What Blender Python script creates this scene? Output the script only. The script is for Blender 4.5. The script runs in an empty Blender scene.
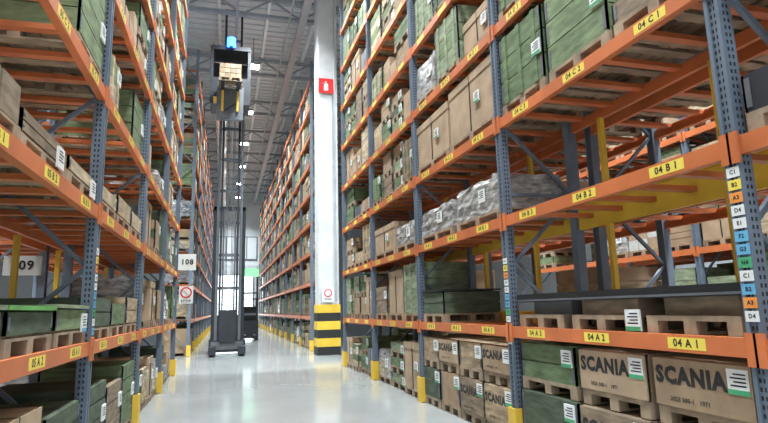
import bpy, math, random
from mathutils import Vector, Matrix
random.seed(7)
scene = bpy.context.scene
COL = scene.collection

# ---------------------------------------------------------------- materials
MATS = {}
def mat(name, col, rough=0.6, metal=0.0, var=0.15, scale=3.0, emit=0.0, bump=0.0, stretch=None, spec=0.4, wave=None):
    m = bpy.data.materials.new(name); m.use_nodes = True
    nt = m.node_tree; bs = nt.nodes['Principled BSDF']
    tc = nt.nodes.new('ShaderNodeTexCoord'); mp = nt.nodes.new('ShaderNodeMapping')
    nt.links.new(tc.outputs['Object'], mp.inputs['Vector'])
    if stretch: mp.inputs['Scale'].default_value = stretch
    nz = nt.nodes.new('ShaderNodeTexNoise'); nz.inputs['Scale'].default_value = scale
    nz.inputs['Detail'].default_value = 5
    nt.links.new(mp.outputs['Vector'], nz.inputs['Vector'])
    cr = nt.nodes.new('ShaderNodeValToRGB')
    a = [max(0, c*(1-var)) for c in col]; b = [min(1, c*(1+var)) for c in col]
    cr.color_ramp.elements[0].position = 0.3; cr.color_ramp.elements[1].position = 0.7
    cr.color_ramp.elements[0].color = (*a, 1); cr.color_ramp.elements[1].color = (*b, 1)
    nt.links.new(nz.outputs['Fac'], cr.inputs['Fac'])
    nt.links.new(cr.outputs['Color'], bs.inputs['Base Color'])
    bs.inputs['Roughness'].default_value = rough; bs.inputs['Metallic'].default_value = metal
    bs.inputs['Specular IOR Level'].default_value = spec
    if emit:
        bs.inputs['Emission Color'].default_value = (*col, 1); bs.inputs['Emission Strength'].default_value = emit
    if bump:
        bp = nt.nodes.new('ShaderNodeBump'); bp.inputs['Strength'].default_value = bump
        bp.inputs['Distance'].default_value = 0.02
        nt.links.new(nz.outputs['Fac'], bp.inputs['Height']); nt.links.new(bp.outputs['Normal'], bs.inputs['Normal'])
    MATS[name] = m
    return m
mat('orange_steel', (0.54, 0.155, 0.055), 0.42, var=0.18, scale=2)
mat('upright_steel', (0.12, 0.155, 0.205), 0.45, var=0.15, scale=3)
mat('hole_dark', (0.015, 0.017, 0.02), 0.8)
mat('yellow_paint', (0.70, 0.46, 0.05), 0.45, var=0.1)
mat('yellow_label', (0.80, 0.64, 0.10), 0.5, var=0.03)
mat('black_print', (0.02, 0.02, 0.02), 0.6)
mat('white_label', (0.72, 0.75, 0.75), 0.5, var=0.03)
mat('green_label', (0.06, 0.34, 0.16), 0.5)
mat('blue_label', (0.12, 0.38, 0.60), 0.5)
mat('orange_label', (0.75, 0.28, 0.06), 0.5)
mat('red_paint', (0.66, 0.03, 0.03), 0.4)
G = dict(rough=0.75, var=0.4, scale=4, stretch=(1, 1, 4), bump=0.2)
mat('green_a', (0.11, 0.16, 0.08), **G)
mat('green_b', (0.15, 0.205, 0.105), **G)
mat('green_c', (0.065, 0.09, 0.058), **G)
mat('green_d', (0.21, 0.255, 0.165), **G)
mat('green_bright', (0.12, 0.34, 0.09), 0.6, var=0.2, scale=4)
mat('wood_a', (0.35, 0.265, 0.17), **G)
mat('wood_b', (0.41, 0.33, 0.225), **G)
mat('wood_c', (0.21, 0.16, 0.11), **G)
mat('pallet_wood', (0.28, 0.215, 0.15), 0.8, var=0.4, scale=5, bump=0.2)
mat('cardboard', (0.37, 0.27, 0.18), 0.8, var=0.2, scale=3)
mat('kraft_board', (0.31, 0.22, 0.14), 0.8, var=0.22, scale=4)
mat('grey_bin', (0.18, 0.20, 0.22), 0.5, var=0.15)
mat('white_carton', (0.46, 0.47, 0.46), 0.7, var=0.1)
mat('dark_metal', (0.022, 0.025, 0.032), 0.5, var=0.2)
mat('mid_metal', (0.11, 0.12, 0.135), 0.45, var=0.2)
mat('light_metal', (0.33, 0.35, 0.37), 0.4, var=0.1)
mat('black_lid', (0.02, 0.022, 0.025), 0.35)
mat('floor_concrete', (0.30, 0.32, 0.322), 0.13, var=0.1, scale=0.8, spec=0.6)
mat('joint_dark', (0.18, 0.185, 0.185), 0.6)
mat('ceiling_metal', (0.58, 0.63, 0.67), 0.5, var=0.06, scale=1)
mat('purlin_metal', (0.80, 0.84, 0.87), 0.5, var=0.05)
mat('truss_metal', (0.28, 0.32, 0.35), 0.5, var=0.1)
mat('wall_panel', (0.66, 0.72, 0.76), 0.5, var=0.05)
mat('concrete_column', (0.52, 0.54, 0.55), 0.8, var=0.1, scale=2, bump=0.1)
mat('lamp_glow', (0.95, 0.98, 1), emit=40)
mat('daylight_glass', (0.82, 0.94, 1.0), emit=5)
mat('blue_glow', (0.03, 0.16, 1.0), emit=9)
mat('green_glow', (0.25, 0.95, 0.35), emit=0.9)
mat('stretch_wrap', (0.32, 0.315, 0.31), 0.18, var=0.6, scale=6, stretch=(1, 1, 3), bump=1.0, spec=0.9)

# ---------------------------------------------------------------- builder
class B:
    def __init__(s): s.v = []; s.f = []; s.m = []; s.names = []
    def mi(s, n):
        if n not in s.names: s.names.append(n)
        return s.names.index(n)
    def hexa(s, pts, mt):
        o = len(s.v); s.v += [tuple(p) for p in pts]; k = s.mi(mt)
        for q in ((0,3,2,1),(4,5,6,7),(0,1,5,4),(1,2,6,5),(2,3,7,6),(3,0,4,7)):
            s.f.append(tuple(o+i for i in q)); s.m.append(k)
    def box(s, x0, x1, y0, y1, z0, z1, mt):
        if x0 > x1: x0, x1 = x1, x0
        if y0 > y1: y0, y1 = y1, y0
        s.hexa([(x0,y0,z0),(x1,y0,z0),(x1,y1,z0),(x0,y1,z0),(x0,y0,z1),(x1,y0,z1),(x1,y1,z1),(x0,y1,z1)], mt)
    def bar(s, p, q, w, mt, h=None):
        p = Vector(p); q = Vector(q); d = (q-p).normalized(); h = h or w
        a = Vector((0,0,1)) if abs(d.z) < 0.95 else Vector((0,1,0))
        u = d.cross(a).normalized()*w/2; v = d.cross(u).normalized()*h/2
        s.hexa([p-u-v, p+u-v, p+u+v, p-u+v, q-u-v, q+u-v, q+u+v, q-u+v], mt)
    def cyl(s, c, axis, r, L, mt, n=16, r2=None):
        axis = Vector(axis).normalized(); c = Vector(c); r2 = r if r2 is None else r2
        a = Vector((0,0,1)) if abs(axis.z) < 0.9 else Vector((1,0,0))
        u = axis.cross(a).normalized(); v = axis.cross(u)
        o = len(s.v); k = s.mi(mt)
        for i in range(n):
            t = 2*math.pi*i/n; e = u*math.cos(t)+v*math.sin(t)
            s.v.append(tuple(c-axis*L/2+e*r)); s.v.append(tuple(c+axis*L/2+e*r2))
        for i in range(n):
            j = (i+1) % n
            s.f.append((o+2*i, o+2*i+1, o+2*j+1, o+2*j)); s.m.append(k)
        s.f.append(tuple(o+2*i for i in range(n))); s.m.append(k)
        s.f.append(tuple(o+2*i+1 for i in reversed(range(n)))); s.m.append(k)
    def text(s, body, size, c, right, up, mt):
        vs, fs = textgeo(body); o = len(s.v); k = s.mi(mt)
        c = Vector(c); right = Vector(right); up = Vector(up)
        for p in vs: s.v.append(tuple(c+right*(p[0]*size)+up*(p[1]*size)))
        for q in fs: s.f.append(tuple(o+i for i in q)); s.m.append(k)
    def obj(s, name, parent=None):
        me = bpy.data.meshes.new(name); me.from_pydata(s.v, [], s.f)
        for n in s.names: me.materials.append(MATS[n])
        me.polygons.foreach_set('material_index', s.m); me.update()
        ob = bpy.data.objects.new(name, me); COL.objects.link(ob)
        if parent: ob.parent = parent
        return ob
_tc = {}
def textgeo(body):
    if body in _tc: return _tc[body]
    cu = bpy.data.curves.new('t', 'FONT'); cu.body = body; cu.size = 1; cu.offset = 0.055 if len(body) == 6 and body[0] == 'S' else 0.03
    cu.align_x = 'CENTER'; cu.align_y = 'CENTER'; cu.resolution_u = 2; cu.space_character = 1.12
    ob = bpy.data.objects.new('t', cu); COL.objects.link(ob)
    dg = bpy.context.evaluated_depsgraph_get(); dg.update()
    me = bpy.data.meshes.new_from_object(ob.evaluated_get(dg))
    r = ([tuple(v.co) for v in me.vertices], [tuple(p.vertices) for p in me.polygons])
    bpy.data.objects.remove(ob); bpy.data.curves.remove(cu); bpy.data.meshes.remove(me)
    _tc[body] = r; return r

# ---------------------------------------------------------------- rack geometry
BAY = 3.3; D = 1.1; Y0 = -0.4
LV = [1.30, 2.65, 3.91, 5.18, 6.45, 7.72, 8.99, 10.26, 11.5]
BH = 0.13

def rack(name, xf, sgn, ya, nb, detail=0, row='04', yellow=0, levels=LV, side_labels=()):
    b = B(); xb = xf + sgn*D
    PW = 0.12
    ztop = levels[-1]+0.8
    for i in range(nb+1):
        y = ya+i*BAY
        for xx, s2 in ((xf, sgn), (xb, -sgn)):
            b.box(xx, xx+s2*0.10, y-PW/2, y+PW/2, 0.012, ztop, 'upright_steel')
            b.box(xx-s2*0.02, xx+s2*0.13, y-0.1, y+0.1, 0.001, 0.012, 'mid_metal')
            b.box(xx-s2*0.012, xx, y-PW/2, y-PW/2+0.03, 0.012, ztop, 'upright_steel')
            b.box(xx-s2*0.012, xx, y+PW/2-0.03, y+PW/2, 0.012, ztop, 'upright_steel')
        z = 0.3; k = 0; xa = xf+sgn*0.08; xc = xb-sgn*0.08
        while z+0.9 < ztop:
            p, q = (xa, xc) if k % 2 == 0 else (xc, xa)
            b.bar((p, y, z), (q, y, z+0.9), 0.04, 'upright_steel'); z += 0.9; k += 1
            if k % 3 == 0: b.bar((xa, y, z), (xc, y, z), 0.04, 'upright_steel')
        b.box(xf-sgn*0.05, xf-sgn*0.025, y-0.09, y+0.09, 0.001, 0.42, 'yellow_paint')
        b.box(xf-sgn*0.025, xf+sgn*0.10, y-0.09, y-0.07, 0.001, 0.42, 'yellow_paint')
        b.box(xf-sgn*0.025, xf+sgn*0.10, y+0.07, y+0.09, 0.001, 0.42, 'yellow_paint')
        if detail and y < 11 and y > 0:
            zz = 0.15
            while zz < min(ztop, 7.5):
                for dy in (-0.016, 0.016):
                    b.box(xf-sgn*0.001, xf, y+dy-0.008, y+dy+0.008, zz, zz+0.028, 'hole_dark')
                for dx in (0.03, 0.065):
                    b.box(xf+sgn*(dx-0.008), xf+sgn*(dx+0.008), y-PW/2-0.001, y-PW/2, zz, zz+0.028, 'hole_dark')
                zz += 0.055
    for i in range(nb):
        y1 = ya+i*BAY+PW/2; y2 = ya+(i+1)*BAY-PW/2
        for li, z in enumerate(levels):
            b.box(xf-sgn*0.005, xf+sgn*0.045, y1, y2, z-BH/2, z+BH/2, 'orange_steel')
            b.box(xf+sgn*0.045, xf+sgn*0.065, y1, y2, z-BH/2, z+BH/2-0.03, 'orange_steel')
            if yellow == 1 and li < 2:
                b.box(xb-sgn*0.05, xb, y1, y2, z-BH/2-0.04, z+BH/2+0.16, 'yellow_paint')
                b.box(xb-sgn*0.09, xb-sgn*0.05, y1, y2, z+BH/2+0.14, z+BH/2+0.16, 'yellow_paint')
            else:
                b.box(xb-sgn*0.05, xb, y1, y2, z-BH/2, z+BH/2, 'orange_steel')
            for yy, s3 in ((y1, 1), (y2, -1)):
                b.box(xf-sgn*0.022, xf-sgn*0.004, yy-s3*0.07, yy+s3*0.012, z-0.12, z+0.1, 'orange_steel')
            n = 6
            for k in range(n):
                yc = y1+(k+0.5)*(y2-y1)/n
                b.box(xf+sgn*0.045, xb-sgn*0.05, yc-0.045, yc+0.045, z+BH/2-0.05, z+BH/2-0.001, 'orange_steel')
            if detail:
                Lr = 'ABCDEFGHJK'[li]
                for k in range(3):
                    yc = y1+(k+0.5)*(y2-y1)/3
                    b.box(xf-sgn*0.0065, xf-sgn*0.005, yc-0.18, yc+0.18, z-0.042, z+0.045, 'yellow_label')
                    if z < 5.5 and abs(yc) < 13:
                        b.text('%s %s %d' % (row, Lr, k+1), 0.082, (xf-sgn*0.0075, yc, z+0.002), (0, -sgn, 0), (0, 0, 1), 'black_print')
        if yellow:
            for t in (0.29, 0.79):
                yc = ya+(i+t)*BAY
                for za, zb in ((LV[0]+0.22, LV[1]-0.11), (LV[1]+0.22, LV[2]-0.07)):
                    b.box(xb-sgn*0.11, xb-sgn*0.05, yc-0.03, yc+0.03, za, zb, 'yellow_paint')
    for (y, zs) in side_labels:
        z = zs
        cyc = ['white_label', 'yellow_label', 'orange_label', 'white_label', 'white_label', 'blue_label', 'blue_label', 'green_label', 'white_label', 'blue_label', 'orange_label', 'white_label']
        for k, c in enumerate(cyc):
            b.box(xf-sgn*0.0145, xf-sgn*0.0125, y-0.05, y+0.05, z-0.08, z-0.01, c)
            b.text('%s%d' % ('CBADEFGH'[k % 8], k % 4+1), 0.04, (xf-sgn*0.0155, y, z-0.045), (0, -sgn, 0), (0, 0, 1), 'black_print')
            z -= 0.088
    return b.obj(name)

# ---------------------------------------------------------------- loads
def pallet(b, x0, x1, y0, y1, z, h=0.14):
    m_ = 'pallet_wood'
    xs = [x0, (x0+x1)/2-0.05, x1-0.1]; ys = [y0, (y0+y1)/2-0.06, y1-0.12]
    for y in ys: b.box(x0, x1, y, y+0.12, z, z+0.02, m_)
    for x in xs:
        for y in ys: b.box(x, x+0.1, y, y+0.12, z+0.02, z+h-0.04, m_)
    for x in xs: b.box(x, x+0.1, y0, y1, z+h-0.04, z+h-0.02, m_)
    n = 6; w = (x1-x0)/n
    for k in range(n): b.box(x0+k*w, x0+(k+1)*w-0.02, y0, y1, z+h-0.02, z+h, m_)

def paper(b, f, sgn, yl, zl, a=0.085, strip='green_label'):
    b.box(f-sgn*0.0185, f-sgn*0.0005, yl-a, yl+a, zl-a, zl+a, 'white_label')
    if strip != 'white_label': b.box(f-sgn*0.0195, f-sgn*0.0185, yl-a, yl+a, zl-a, zl-a*0.6, strip)
    for q in range(4):
        b.box(f-sgn*0.0195, f-sgn*0.0185, yl-a*0.75, yl+a*(0.7-0.3*(q % 2)), zl-a*0.35+q*a*0.3, zl-a*0.22+q*a*0.3, 'black_print')

def crate(b, sgn, xf, y0, y1, z, h, mt, detail=1, dep=1.0, label=None, brand=False, lid=None, collar=0.2, mt2=None):
    x0 = xf+sgn*0.03; x1 = x0+sgn*dep
    xa, xb = min(x0, x1), max(x0, x1)
    pallet(b, xa, xb, y0, y1, z)
    z0 = z+0.14; top = z+h
    t = 0.02
    b.box(xa+t, xb-t, y0+t, y1-t, z0, top-0.01, mt)
    n = max(1, round((top-z0)/collar)); sh = (top-z0)/n
    for k in range(n):
        za = z0+k*sh; zb = za+sh-0.014
        mm = mt if (mt2 is None or k % 2 == 0) else mt2
        b.box(xa, xb, y0, y0+t, za, zb, mm); b.box(xa, xb, y1-t, y1, za, zb, mm)
        b.box(xa, xa+t, y0, y1, za, zb, mm); b.box(xb-t, xb, y0, y1, za, zb, mm)
        if detail:
            for yy in (y0+0.02, y1-0.06):
                if sgn > 0: b.box(xa-0.004, xa, yy, yy+0.04, za+0.03, zb-0.03, 'mid_metal')
                else: b.box(xb, xb+0.004, yy, yy+0.04, za+0.03, zb-0.03, 'mid_metal')
    f = x0
    if detail == 2 and (top-z0) > 0.4:
        for yy in (y0+0.12, (y0+y1)/2-0.04, y1-0.2):
            b.box(f-sgn*0.014, f, yy, yy+0.08, z0, top-0.01, mt)
    if lid: b.box(xa-0.02, xb+0.02, y0-0.02, y1+0.02, top, top+0.03, lid)
    yc = (y0+y1)/2
    if brand:
        sz = 0.18*(y1-y0)/0.93
        b.box(f-sgn*0.016, f, y0, y1, z0+0.01, top-0.02, mt)
        b.text('SCANIA', sz, (f-sgn*0.018, yc+sgn*(y1-y0)*0.1, z0+(top-z0)*0.62), (0, -sgn, 0), (0, 0, 1), 'black_print')
        b.text('2023 500-1   1971', sz*0.26, (f-sgn*0.018, yc+sgn*0.1, z0+0.07), (0, -sgn, 0), (0, 0, 1), 'black_print')
    if label:
        paper(b, f, sgn, yc-sgn*(y1-y0)*0.38, min(top-0.13, z0+0.4), 0.085, label)

def carton(b, sgn, xf, y0, y1, z, h, dep=1.0, label='green_label', mt='cardboard', detail=1):
    x0 = xf+sgn*0.04; x1 = x0+sgn*dep; xa, xb = min(x0, x1), max(x0, x1)
    pallet(b, xa, xb, y0, y1, z)
    z0 = z+0.14
    b.box(xa+0.01, xb-0.01, y0+0.01, y1-0.01, z0, z+h-0.09, mt)
    b.box(xa, xb, y0, y1, z+h-0.12, z+h, mt)
    b.box(xa-0.002, xb+0.002, (y0+y1)/2-0.008, (y0+y1)/2+0.008, z0, z+h+0.003, 'black_print')
    f = x0
    if label: paper(b, f, sgn, (y0+y1)/2-sgn*0.25, z0+(h-0.14)*0.5, 0.08, label)

PALS = [['cardboard', 'cardboard', 'kraft_board'], ['cardboard', 'white_carton', 'kraft_board'], ['grey_bin', 'grey_bin', 'mid_metal'], ['wood_b', 'cardboard', 'kraft_board']]
def small_boxes(b, sgn, xf, y0, y1, z, h, rnd, dep=1.0, pal=None):
    x0 = xf+sgn*0.04; x1 = x0+sgn*dep; xa, xb = min(x0, x1), max(x0, x1)
    pallet(b, xa, xb, y0, y1, z)
    z0 = z+0.14; ny = rnd.choice([2, 3]); wy = (y1-y0)/ny
    nz_ = max(1, int((h-0.14)/0.27)); hz = 0.26
    pal = pal or rnd.choice(PALS)
    for i in range(ny):
        for jx in range(2):
            kk = max(1, nz_-rnd.choice([0, 0, 1]))
            for k in range(kk):
                mt = rnd.choice(pal); dx = (xb-xa)/2
                b.box(xa+jx*dx+0.01, xa+(jx+1)*dx-0.015, y0+i*wy+0.01, y0+(i+1)*wy-rnd.uniform(.01, .05), z0+k*hz, z0+(k+1)*hz-0.006, mt)

def wrapgeo(b, sgn, xf, y0, y1, z, h, rnd, dep=0.95, n=9, nzv=5):
    x0 = xf+sgn*0.04; x1 = x0+sgn*dep; xa, xb = min(x0, x1), max(x0, x1)
    pallet(b, xa, xb, y0, y1, z)
    z0 = z+0.14; k = b.mi('stretch_wrap')
    per = [(i/n, 0) for i in range(n)]+[(1, i/n) for i in range(n)]+[(1-i/n, 1) for i in range(n)]+[(0, 1-i/n) for i in range(n)]
    base = len(b.v)
    for j in range(nzv+2):
        tt = min(1, j/nzv); ins = 0.0 if j <= nzv-1 else (0.03 if j == nzv else 0.3)
        for (u, v) in per:
            jit = 0.02 if 0 < j else 0
            uu = 0.5+(u-0.5)*(1-ins-0.04*tt); vv = 0.5+(v-0.5)*(1-ins-0.04*tt)
            b.v.append((xa+uu*(xb-xa)+rnd.uniform(-jit, jit), y0+vv*(y1-y0)+rnd.uniform(-jit, jit),
                        z0+tt*(h-0.14)*(1 if j < nzv else 1-rnd.uniform(0, 0.1))))
    P = len(per)
    for j in range(nzv+1):
        for i in range(P):
            i2 = (i+1) % P
            b.f.append((base+j*P+i, base+j*P+i2, base+(j+1)*P+i2, base+(j+1)*P+i)); b.m.append(k)
    b.f.append(tuple(base+(nzv+1)*P+i for i in range(P))); b.m.append(k)
    paper(b, x0, sgn, (y0+y1)/2-sgn*0.2, z0+(h-0.14)*0.5, 0.09, 'white_label')
def wrapped(name, sgn, xf, y0, y1, z, h):
    b = B(); wrapgeo(b, sgn, xf, y0, y1, z, h, random.Random(int(y0*100))); return b.obj(name)

TOP = lambda li: (LV[li-1]+BH/2) if li > 0 else 0.002
GREENS = ['green_a', 'green_b', 'green_c', 'green_a', 'green_d']; WOODS = ['wood_a', 'wood_b', 'kraft_board', 'wood_c']

def fill_random(b, sgn, xf, ya, nb, levels, rnd, detail=0, pg=0.55, empty=0.06, dep=1.0, mixed=0.33):
    for i in range(nb):
        y = ya+i*BAY+0.1
        for li in levels:
            clear = (LV[li]-(LV[li-1] if li > 0 else 0)) - 0.22
            k = rnd.choice([3, 3, 4]); w = (BAY-0.2)/k
            for q in range(k):
                if rnd.random() < empty: continue
                h = min(clear, rnd.choice([clear, clear*0.96, clear*0.85, clear*0.65]))
                r = rnd.random(); yy0 = y+q*w+0.03; yy1 = y+(q+1)*w-0.03
                mt = rnd.choice(GREENS) if r < pg else rnd.choice(WOODS)
                off = rnd.uniform(0, 0.06)*sgn
                r2 = rnd.random(); lab = rnd.choice([None, 'white_label', 'green_label', 'white_label']) if detail else None
                if r2 < mixed:
                    c = rnd.random()
                    if c < 0.4: small_boxes(b, sgn, xf+off, yy0, yy1, TOP(li), h*0.85, rnd, dep)
                    elif c < 0.65: wrapgeo(b, sgn, xf+off, yy0, yy1, TOP(li), h*0.8, rnd, dep, 5, 3)
                    else: carton(b, sgn, xf+off, yy0, yy1, TOP(li), h*0.9, dep, lab)
                elif r2 < mixed+0.3 and h > 0.8:
                    n = rnd.choice([2, 2, 3])
                    for j in range(n):
                        crate(b, sgn, xf+off+rnd.uniform(0, .03)*sgn, yy0, yy1, TOP(li)+j*(h/n+0.0005), h/n, rnd.choice(GREENS+WOODS), detail, dep, lab)
                else:
                    crate(b, sgn, xf+off, yy0, yy1, TOP(li), h, mt, rnd.choice([1, 2]) if detail else 0, dep, lab, collar=rnd.choice([0.15, 0.2, 0.3]), mt2=rnd.choice([None, None, rnd.choice(GREENS), rnd.choice(WOODS)]))

R = 3.33; L = -1.27
rack('pallet_rack', R, 1, Y0, 5, detail=1, row='04', yellow=1, side_labels=[(2.9, 2.52), (6.2, 2.2)])
rack('pallet_rack', L, -1, Y0, 5, detail=1, row='05', yellow=2, side_labels=[(6.2, 2.3)])
rack('pallet_rack', R, 1, 22.7, 11)
rack('pallet_rack', L, -1, 22.7, 11)
LOW = LV[:5]
RX2 = R+2*D+0.25; LX2 = L-2*D-0.25
rack('pallet_rack', RX2, -1, Y0, 5, levels=LOW)
rack('pallet_rack', 9.6, 1, Y0, 5, levels=LOW)
rack('pallet_rack', 12.05, -1, Y0, 5, levels=LOW)
rack('pallet_rack', LX2, 1, Y0, 5, levels=LOW)
rack('pallet_rack', -7.4, -1, Y0, 5, levels=LOW)

rnd = random.Random(3)
def bulk(*calls):
    b = B()
    for c in calls: fill_random(b, *c)
    b.obj('stacked_crates')
bulk((1, R, 22.7, 11, range(0, 9), rnd, 0, 0.55))
bulk((-1, L, 22.7, 11, range(0, 9), rnd, 0, 0.55))
bulk((-1, RX2, Y0, 5, [0], rnd, 0, 0.3), (-1, RX2, Y0, 5, [1, 2], rnd, 0, 0.3, 0.75), (-1, RX2, Y0, 5, [3, 4], rnd, 0, 0.4, 0.3))
bulk((1, 9.6, Y0, 5, [0, 1, 2, 3, 4], rnd, 0, 0.4, 0.45))
bulk((-1, 12.05, Y0, 5, [0, 1, 2, 3, 4], rnd, 0, 0.4, 0.45))
bulk((1, LX2, Y0, 5, [0], rnd, 0, 0.4, 0.2), (1, LX2, Y0, 5, [1, 2], rnd, 0, 0.4, 0.85), (1, LX2, Y0, 5, [3, 4], rnd, 0, 0.4, 0.7))
bulk((-1, -7.4, Y0, 5, [0, 1, 2, 3, 4], rnd, 0, 0.5, 0.5))
bulk((1, R, Y0, 5, range(4, 9), rnd, 1, 0.55), (1, R, Y0+3*BAY, 2, [0, 1, 3], rnd, 1, 0.5, .06, 1.0, .35),
     (1, R, Y0+4*BAY, 1, [2], rnd, 1, 0.3), (1, R, Y0, 1, [0, 3], rnd, 1, 0.3))
bulk((-1, L, Y0, 1, range(6, 9), rnd, 1, 0.6), (-1, L, Y0+BAY, 4, range(4, 9), rnd, 1, 0.6), (-1, L, Y0+2*BAY, 3, [3], rnd, 1, 0.55),
     (-1, L, Y0+3*BAY, 2, [0, 1, 2], rnd, 1, 0.5, .06, 1.0, .4), (-1, L, Y0, 1, [0, 1], rnd, 1, 0.5))

def one(name, fn, *a, **k):
    b = B(); fn(b, *a, **k); return b.obj(name)
z = TOP(0)
for (y0, y1, mts, brand) in ((2.99, 3.92, ('wood_a', 'kraft_board'), True), (3.98, 4.92, ('wood_c', 'cardboard'), True), (4.98, 6.08, ('green_c', 'green_a'), False)):
    nm = 'wooden_crate' if brand else 'green_crate'
    one(nm, crate, 1, R, y0, y1, z, 0.66, mts[0], 1, 1.0, 'green_label', brand, None, 0.5)
    one(nm, crate, 1, R+0.02, y0+0.02, y1-0.02, z+0.661, 0.53, mts[1], 1, 1.0, 'green_label', brand, None, 0.4 if brand else 0.2)
z = TOP(1)
def long_panel(b):
    for (y0, y1) in ((3.05, 3.95), (4.1, 5.0), (5.15, 6.05)):
        pallet(b, R+0.06, R+1.0, y0, y1, z)
    b.box(R+0.12, R+0.9, 4.1, 4.9, z+0.14, z+0.28, 'wood_c'); b.box(R+0.2, R+0.9, 5.2, 5.95, z+0.14, z+0.28, 'grey_bin')
    b.box(R+0.12, R+0.9, 3.1, 3.8, z+0.14, z+0.28, 'wood_c')
    b.box(R+0.05, R+0.98, 3.0, 6.08, z+0.28, z+0.37, 'black_lid')
    b.box(R+0.03, R+0.05, 3.0, 6.08, z+0.29, z+0.31, 'mid_metal')
    paper(b, R+0.06, 1, 4.1, z+0.1, 0.09)
one('long_panel_on_pallets', long_panel)
z = TOP(3)
one('green_crate', crate, 1, R, 5.1, 6.1, z, 1.03, 'green_a', 2, 1.0, 'green_label', False, None, 0.3)
one('green_crate', crate, 1, R, 4.02, 5.02, z, 1.0, 'green_b', 1, 1.0, 'green_label', False, None, 0.3)
one('wooden_crate', crate, 1, R, 2.98, 3.95, z, 0.35, 'wood_c', 1, 1.0, None, False, None, 0.3)
z = TOP(2)
one('metal_bin', crate, 1, R, 1.85, 2.78, z, 0.42, 'dark_metal', 1, 1.0, None, False, None, 0.3)
z = TOP(0)
for q, y0 in enumerate((6.29, 7.1, 7.9, 8.7)):
    m1 = ['wood_a', 'wood_c', 'kraft_board', 'green_c'][q]; m2 = ['kraft_board', 'wood_a', 'cardboard', 'wood_a'][q]
    one('wooden_crate', crate, 1, R, y0, y0+0.75, z, 0.62, m1, 1, 1.0, 'green_label', q in (0, 1), None, 0.5)
    one('wooden_crate', crate, 1, R, y0, y0+0.75, z+0.621, 0.5, m2, 1, 1.0, 'white_label', q in (0, 2), None, 0.4)
z = TOP(1)
one('lidded_pallet_crate', crate, 1, R, 8.4, 9.35, z, 0.5, 'green_c', 1, 1.0, None, False, 'black_lid', 0.18)
z = TOP(2)
wrapped('wrapped_pallet_load', 1, R, 6.32, 7.75, z, 0.64)
wrapped('wrapped_pallet_load', 1, R, 7.9, 9.35, z, 0.58)
z = TOP(3)
for y0, y1, h in ((6.3, 7.85, 1.0), (7.92, 9.4, 0.92)):
    one('cardboard_box', carton, 1, R, y0, y1, z, h)
z = TOP(2)
wrapped('wrapped_pallet_load', 1, R, 9.65, 10.9, z, 0.55)
one('cardboard_box', carton, 1, R, 11.0, 12.6, z, 0.7)
# left row
z = TOP(0)
one('green_crate', crate, -1, L, 5.0, 6.05, z, 0.85, 'green_c', 1, 1.0, 'white_label')
one('cardboard_box', carton, -1, L, 3.95, 4.92, z, 0.95)
one('wooden_crate', crate, -1, L, 2.98, 3.88, z, 0.9, 'wood_c')
z = TOP(1)
one('green_crate', crate, -1, L, 5.05, 6.08, z, 0.32, 'green_b', 1, 1.0, 'blue_label', False, 'green_d', 0.2)
one('green_crate', crate, -1, L, 4.0, 4.98, z, 0.30, 'green_c', 1, 1.0, None, False, 'green_bright', 0.15)
one('green_crate', crate, -1, L, 2.98, 3.92, z, 0.30, 'green_b', 1, 1.0, None, False, 'green_d', 0.2)
z = TOP(2)
one('wooden_crate', crate, -1, L, 5.1, 6.08, z, 0.26, 'wood_b', 1, 1.0, 'white_label', False, None, 0.2)
one('wooden_crate', crate, -1, L-0.03, 4.05, 5.05, z, 0.30, 'wood_c', 1, 1.0, 'white_label', False, None, 0.1)
def loose(name, *a):
    b = B(); small_boxes(b, *a); b.obj(name)
loose('carton_pallet', -1, L, 2.98, 3.98, z, 0.42, random.Random(11), 1.0, ['wood_b', 'wood_a', 'wood_c'])
z = TOP(3)
one('green_crate', crate, -1, L, 5.1, 6.08, z, 1.0, 'green_b', 1, 1.0, 'white_label', False, None, 0.2)
for li, specs in {0: (('green_c', .9), ('wood_c', .8), ('green_a', .95)), 1: (('green_c', .45), ('green_a', .4), ('wood_a', .5)), 2: (('wood_b', .3), ('wood_a', .38), ('wood_b', .36))}.items():
    for q, (mt_, h) in enumerate(specs):
        y0 = 6.3+q*1.04
        one('green_crate' if mt_[0] == 'g' else 'wooden_crate', crate, -1, L, y0, y0+0.98, TOP(li), h, mt_, 1, 1.0, 'white_label' if li == 0 else None)

# ---------------------------------------------------------------- shell
XL, XR, YB, YF, CZ = -14, 19, -10, 63, 15.0
b = B(); b.box(XL, XR, YB, YF, -0.2, 0, 'floor_concrete')
b.obj('floor')
b = B()
for y in (6, 14, 22, 30, 38, 46, 54): b.box(L+0.1, R-0.1, y, y+0.012, 0.0, 0.0006, 'joint_dark')
b.obj('trim_1')
b = B(); b.box(XL, XR, YB, YF, CZ, CZ+0.2, 'ceiling_metal')
y = YB
while y < YF:
    b.box(XL, XR, y, y+0.22, CZ-0.06, CZ, 'ceiling_metal'); y += 0.5
b.obj('ceiling')
b = B()
x = XL+0.8
while x < XR:
    b.box(x, x+0.12, YB, YF, CZ-0.34, CZ-0.06, 'purlin_metal'); x += 2.1
for y in (-2, 4, 10, 16, 22.0, 28, 34, 40, 46, 52, 58):
    for zz in (CZ-0.5, CZ-1.3): b.box(XL, XR, y-0.09, y+0.09, zz, zz+0.14, 'truss_metal')
    x = XL; k = 0
    while x+1.2 < XR:
        za, zb = (CZ-0.45, CZ-1.2) if k % 2 else (CZ-1.2, CZ-0.45)
        b.bar((x, y, za), (x+1.2, y, zb), 0.07, 'truss_metal'); x += 1.2; k += 1
b.obj('roof_truss')
b = B()
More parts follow.
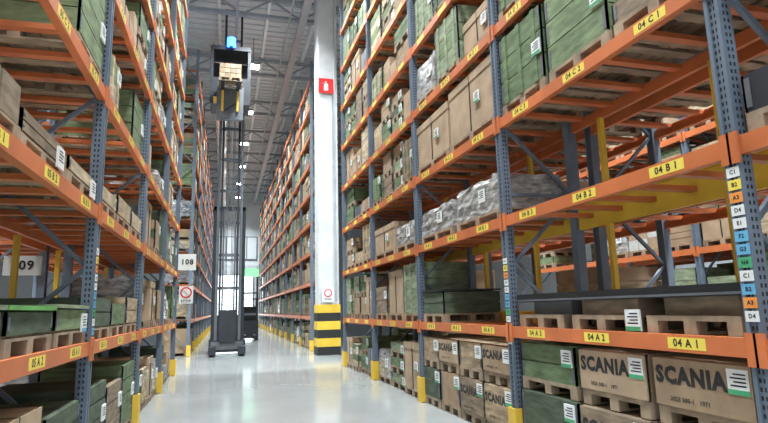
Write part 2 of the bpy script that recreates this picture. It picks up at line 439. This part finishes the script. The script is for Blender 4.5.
for x, r, zz in ((0.2, 0.06, 13.55), (2.3, 0.04, 13.5), (-2.0, 0.05, 13.5), (4.4, 0.05, 13.5)):
    b.cyl((x, (YB+YF)/2, zz), (0, 1, 0), r, YF-YB, 'light_metal', 10)
b.box(2.7, 3.0, YB, YF, 13.45, 13.52, 'light_metal'); b.box(2.7, 2.72, YB, YF, 13.52, 13.6, 'light_metal'); b.box(2.98, 3.0, YB, YF, 13.52, 13.6, 'light_metal')
b.obj('ceiling_pipes')
b = B()
b.cyl((-0.5, 44, 12.9), (0, 1, 0), 0.32, 37, 'purlin_metal', 20)
for y in range(26, 62, 2): b.cyl((-0.5, y, 12.9), (0, 1, 0), 0.335, 0.06, 'light_metal', 20)
b.obj('ventilation_duct')
b = B()
b.box(XL, XR, YF, YF+0.2, 0, CZ, 'wall_panel')
z = 0.5
while z < CZ-0.4: b.box(XL, XR, YF-0.03, YF, z, z+0.25, 'wall_panel'); z += 0.6
b.obj('wall_back')
b = B(); b.box(XL-0.2, XL, YB, YF, 0, CZ, 'wall_panel'); b.obj('wall_left')
b = B(); b.box(XR, XR+0.2, YB, YF, 0, CZ, 'wall_panel'); b.obj('wall_right')
b = B()
b.box(-1.2, 3.0, YF-0.1, YF-0.04, 0, 5.6, 'mid_metal')
for i in range(7): b.box(-1.05, 2.85, YF-0.14, YF-0.1, 0.1+i*0.78, 0.82+i*0.78, 'daylight_glass')
b.obj('door_1')
b = B()
b.box(-1.2, 3.3, YF-0.1, YF-0.04, 7.2, 9.8, 'mid_metal')
for i in range(4): b.box(-1.1+i*1.1, -0.1+i*1.1, YF-0.14, YF-0.1, 7.3, 9.7, 'wall_panel')
b.obj('window_1')

b = B(); cx0, cx1, cy0, cy1 = 3.25, 4.03, 20.3, 21.1
ch = 0.05
pts = [(cx0+ch, cy0), (cx1-ch, cy0), (cx1, cy0+ch), (cx1, cy1-ch), (cx1-ch, cy1), (cx0+ch, cy1), (cx0, cy1-ch), (cx0, cy0+ch)]
o = len(b.v); k = b.mi('concrete_column')
for p in pts: b.v.append((*p, 0)); b.v.append((*p, CZ-0.02))
for i in range(8):
    j = (i+1) % 8; b.f.append((o+2*i, o+2*j, o+2*j+1, o+2*i+1)); b.m.append(k)
for i in range(6):
    b.box(cx0-0.03, cx1+0.03, cy0-0.03, cy1+0.03, i*0.3, i*0.3+0.3, 'black_print' if i % 2 == 0 else 'yellow_paint')
b.cyl((cx1-0.12, cy0-0.05, 8.4), (0, 0, 1), 0.03, 13, 'light_metal', 8)
b.obj('concrete_column')
def sign(name, c, w, h, bg, draw=None):
    b = B(); x, y, z = c
    b.box(x-w/2, x+w/2, y-0.02, y, z-h/2, z+h/2, bg)
    b.box(x-w/2+0.02, x+w/2-0.02, y-0.001, y+0.03, z-0.03, z+0.03, 'mid_metal')
    if draw: draw(b, x, y-0.022, z)
    return b.obj(name)
def ext(b, x, y, z):
    b.box(x-0.08, x+0.08, y-0.004, y, z-0.2, z+0.1, 'white_label')
    b.box(x-0.03, x+0.03, y-0.004, y, z+0.1, z+0.18, 'white_label')
    b.bar((x+0.03, y-0.002, z+0.17), (x-0.15, y-0.002, z+0.08), 0.03, 'white_label', 0.006)
sign('fire_extinguisher_sign', (3.58, 20.26, 10.2), 0.6, 0.6, 'red_paint', ext)
def noway(b, x, y, z):
    b.cyl((x, y-0.003, z+0.06), (0, 1, 0), 0.15, 0.006, 'red_paint', 24)
    b.cyl((x, y-0.007, z+0.06), (0, 1, 0), 0.11, 0.004, 'white_label', 24)
    b.bar((x-0.1, y-0.01, z+0.16), (x+0.1, y-0.01, z-0.04), 0.03, 'red_paint', 0.004)
    b.text('STOP', 0.1, (x, y-0.004, z-0.17), (1, 0, 0), (0, 0, 1), 'black_print')
sign('no_entry_sign', (3.6, 20.25, 2.15), 0.42, 0.52, 'white_label', noway)
def num(t, s=0.26): return lambda b, x, y, z: b.text(t, s, (x, y-0.004, z), (1, 0, 0), (0, 0, 1), 'black_print')
sign('aisle_number_sign', (-1.02, 16.0, 2.98), 0.46, 0.44, 'white_label', num('108', 0.2))
sign('no_entry_sign', (-1.02, 16.0, 2.1), 0.36, 0.46, 'white_label', noway)
sign('aisle_number_sign', (-2.44, 7.9, 2.25), 0.42, 0.24, 'white_label', num('109', 0.16))

# ---------------------------------------------------------------- order picker
b = B(); TX, TY = 0.1, 22.9
b.box(TX-0.68, TX+0.68, TY-0.2, TY+2.2, 0.1, 0.55, 'dark_metal')
b.box(TX-0.62, TX+0.62, TY+0.3, TY+2.1, 0.55, 1.5, 'mid_metal')
b.box(TX-0.66, TX-0.40, TY-1.2, TY-0.2, 0.08, 0.35, 'dark_metal'); b.box(TX+0.40, TX+0.66, TY-1.2, TY-0.2, 0.08, 0.35, 'dark_metal')
for sx in (-0.53, 0.53):
    for yy in (TY-1.0, TY+1.7): b.cyl((TX+sx, yy, 0.17), (1, 0, 0), 0.168, 0.18, 'black_print', 18)
b.box(TX-0.6, TX+0.6, TY-0.22, TY-0.2, 0.2, 0.5, 'mid_metal')
b.box(TX-0.3, TX+0.3, TY-0.3, TY-0.21, 0.5, 1.7, 'dark_metal')
for sx, w, top_, dy in ((0.56, 0.13, 5.8, 0), (0.44, 0.11, 10.2, -0.1), (0.32, 0.09, 14.3, -0.2)):
    for s_ in (-1, 1):
        b.box(TX+s_*sx-w/2, TX+s_*sx+w/2, TY+dy, TY+dy+0.16, 0.55, top_, 'dark_metal' if sx != 0.44 else 'mid_metal')
    z = 1.2
    while z < top_:
        b.box(TX-sx, TX+sx, TY+dy+0.1, TY+dy+0.16, z, z+0.1, 'mid_metal'); z += 1.3
    b.box(TX-sx-w/2, TX+sx+w/2, TY+dy, TY+dy+0.16, top_-0.15, top_, 'dark_metal')
for sx in (-0.14, -0.09, 0.09, 0.14): b.cyl((TX+sx, TY-0.12, 5.3), (0, 0, 1), 0.013, 9.6, 'mid_metal', 8)
for sx in (0.22, -0.22): b.cyl((TX+sx, TY-0.1, 3.2), (0, 0, 1), 0.04, 5.0, 'mid_metal', 10)
cz = 9.6; TX = 0.0
b.box(TX-0.74, TX+0.74, TY-1.5, TY-0.25, cz, cz+0.14, 'dark_metal')
b.box(TX-0.74, TX+0.74, TY-1.45, TY-1.38, cz+0.12, cz+1.1, 'dark_metal')
for sx in (-0.71, 0.71):
    for yy in (TY-1.42, TY-0.3): b.box(TX+sx-0.06, TX+sx+0.06, yy-0.06, yy+0.06, cz+0.1, cz+2.3, 'dark_metal')
    b.box(TX+sx-0.03, TX+sx+0.03, TY-1.4, TY-0.3, cz+0.2, cz+1.2, 'dark_metal')
b.box(TX-0.66, TX+0.66, TY-0.3, TY-0.25, cz+0.12, cz+2.2, 'dark_metal')
b.box(TX-0.78, TX+0.78, TY-1.5, TY-0.25, cz+2.25, cz+2.4, 'dark_metal')
for i in range(7): b.box(TX-0.7+i*0.22, TX-0.66+i*0.22, TY-1.5, TY-0.25, cz+2.40, cz+2.46, 'mid_metal')
b.box(TX-0.5, TX+0.5, TY-1.75, TY-1.5, cz-0.7, cz+0.6, 'mid_metal')
for sx in (-0.28, 0.28):
    b.box(TX+sx-0.04, TX+sx+0.04, TY-1.82, TY-1.75, cz-0.4, cz+0.42, 'yellow_paint')
    b.box(TX+sx-0.06, TX+sx+0.06, TY-2.75, TY-1.75, cz+0.42, cz+0.47, 'dark_metal')
b.box(TX-0.62, TX-0.5, TY-1.8, TY-1.6, cz-0.05, cz+0.15, 'yellow_paint')
b.bar((TX-0.2, TY-1.84, cz-0.4), (TX+0.2, TY-1.84, cz-0.1), 0.05, 'dark_metal')
pallet(b, TX-0.42, TX+0.42, TY-2.7, TY-1.9, cz+0.47)
for i in range(4):
    for j in range(3):
        for k in range(2):
            b.box(TX-0.40+i*0.2, TX-0.215+i*0.2, TY-2.65+k*0.36, TY-2.32+k*0.36, cz+0.61+j*0.19, cz+0.78+j*0.19, ['cardboard', 'wood_c', 'kraft_board'][(i+2*j+k) % 3])
b.box(TX-0.06, TX+0.06, TY-1.62, TY-1.5, cz+2.28, cz+2.36, 'dark_metal')
b.cyl((TX, TY-1.57, cz+2.53), (0, 0, 1), 0.17, 0.34, 'blue_glow', 14)
b.obj('order_picker_truck')

b = B(); TX, TY = 1.35, 33
b.box(TX-0.5, TX+0.5, TY, TY+1.5, 0.12, 1.1, 'dark_metal')
for sx in (-0.42, 0.42):
    for yy in (TY+0.2, TY+1.3): b.cyl((TX+sx, yy, 0.2), (1, 0, 0), 0.198, 0.16, 'black_print', 16)
    b.box(TX+sx-0.06, TX+sx+0.06, TY+0.1, TY+0.25, 0.4, 4.1, 'dark_metal')
    b.box(TX+sx-0.03, TX+sx+0.03, TY+1.35, TY+1.42, 1.1, 2.3, 'dark_metal')
    b.box(TX+sx*0.6-0.05, TX+sx*0.6+0.05, TY-1.1, TY+0.05, 0.3, 0.34, 'mid_metal')
for z in (1.4, 2.6, 3.95): b.box(TX-0.45, TX+0.45, TY+0.12, TY+0.22, z, z+0.12, 'mid_metal')
b.box(TX-0.5, TX+0.5, TY+0.1, TY+1.45, 2.3, 2.36, 'dark_metal')
b.box(TX-0.35, TX+0.35, TY+0.5, TY+0.9, 1.1, 1.9, 'black_print')
b.box(TX-0.46, TX+0.46, TY+0.05, TY+0.1, 3.6, 4.05, 'green_glow')
b.obj('reach_truck')

# ---------------------------------------------------------------- lamps
def lamp(x, y, power, size=1.2):
    b = B(); z = 13.3
    b.box(x-0.3, x+0.3, y-0.3, y+0.3, z, z+0.12, 'light_metal')
    b.box(x-0.25, x+0.25, y-0.25, y+0.25, z-0.02, z, 'lamp_glow')
    b.cyl((x, y, z+0.8), (0, 0, 1), 0.015, 1.4, 'dark_metal', 6)
    ob = b.obj('high_bay_lamp')
    ld = bpy.data.lights.new('bulb', 'AREA'); ld.energy = power; ld.shape = 'SQUARE'; ld.size = size
    ld.color = (0.91, 0.98, 1.0); ld.spread = math.radians(125)
    lo = bpy.data.objects.new('bulb', ld); COL.objects.link(lo); lo.location = (x, y, z-0.05); lo.parent = ob
for y in (0, 6.5, 13, 19.5, 26, 32.5, 39, 45.5, 52, 58.5):
    lamp(1.05, y, 850)
for x in (7.4, -5.5):
    for y in (-2, 4, 10, 17): lamp(x, y, 1200)

w = bpy.data.worlds.new('World'); scene.world = w; w.use_nodes = True
w.node_tree.nodes['Background'].inputs['Color'].default_value = (0.86, 0.95, 1.0, 1)
w.node_tree.nodes['Background'].inputs['Strength'].default_value = 1.35

# ---------------------------------------------------------------- camera
f = 555.0
def cdir(px, py): return Vector(((px-384)/f, -(py-211.5)/f, -1)).normalized()
dY = cdir(225, 312); dH = cdir(1225, 312-25)
up = dH.cross(dY); up.normalize()
if up.y < 0: up = -up
dX = dY.cross(up).normalized()
Mwc = Matrix((dX, dY, up))
cam = bpy.data.cameras.new('camera'); co = bpy.data.objects.new('camera', cam); COL.objects.link(co)
cam.sensor_width = 36; cam.lens = f/768*36; cam.clip_end = 300; cam.clip_start = 0.05
M4 = Mwc.to_4x4(); M4.translation = Vector((0, 0, 1.62)); co.matrix_world = M4
scene.camera = co
scene.view_settings.view_transform = 'Standard'
scene.view_settings.exposure = 0.0
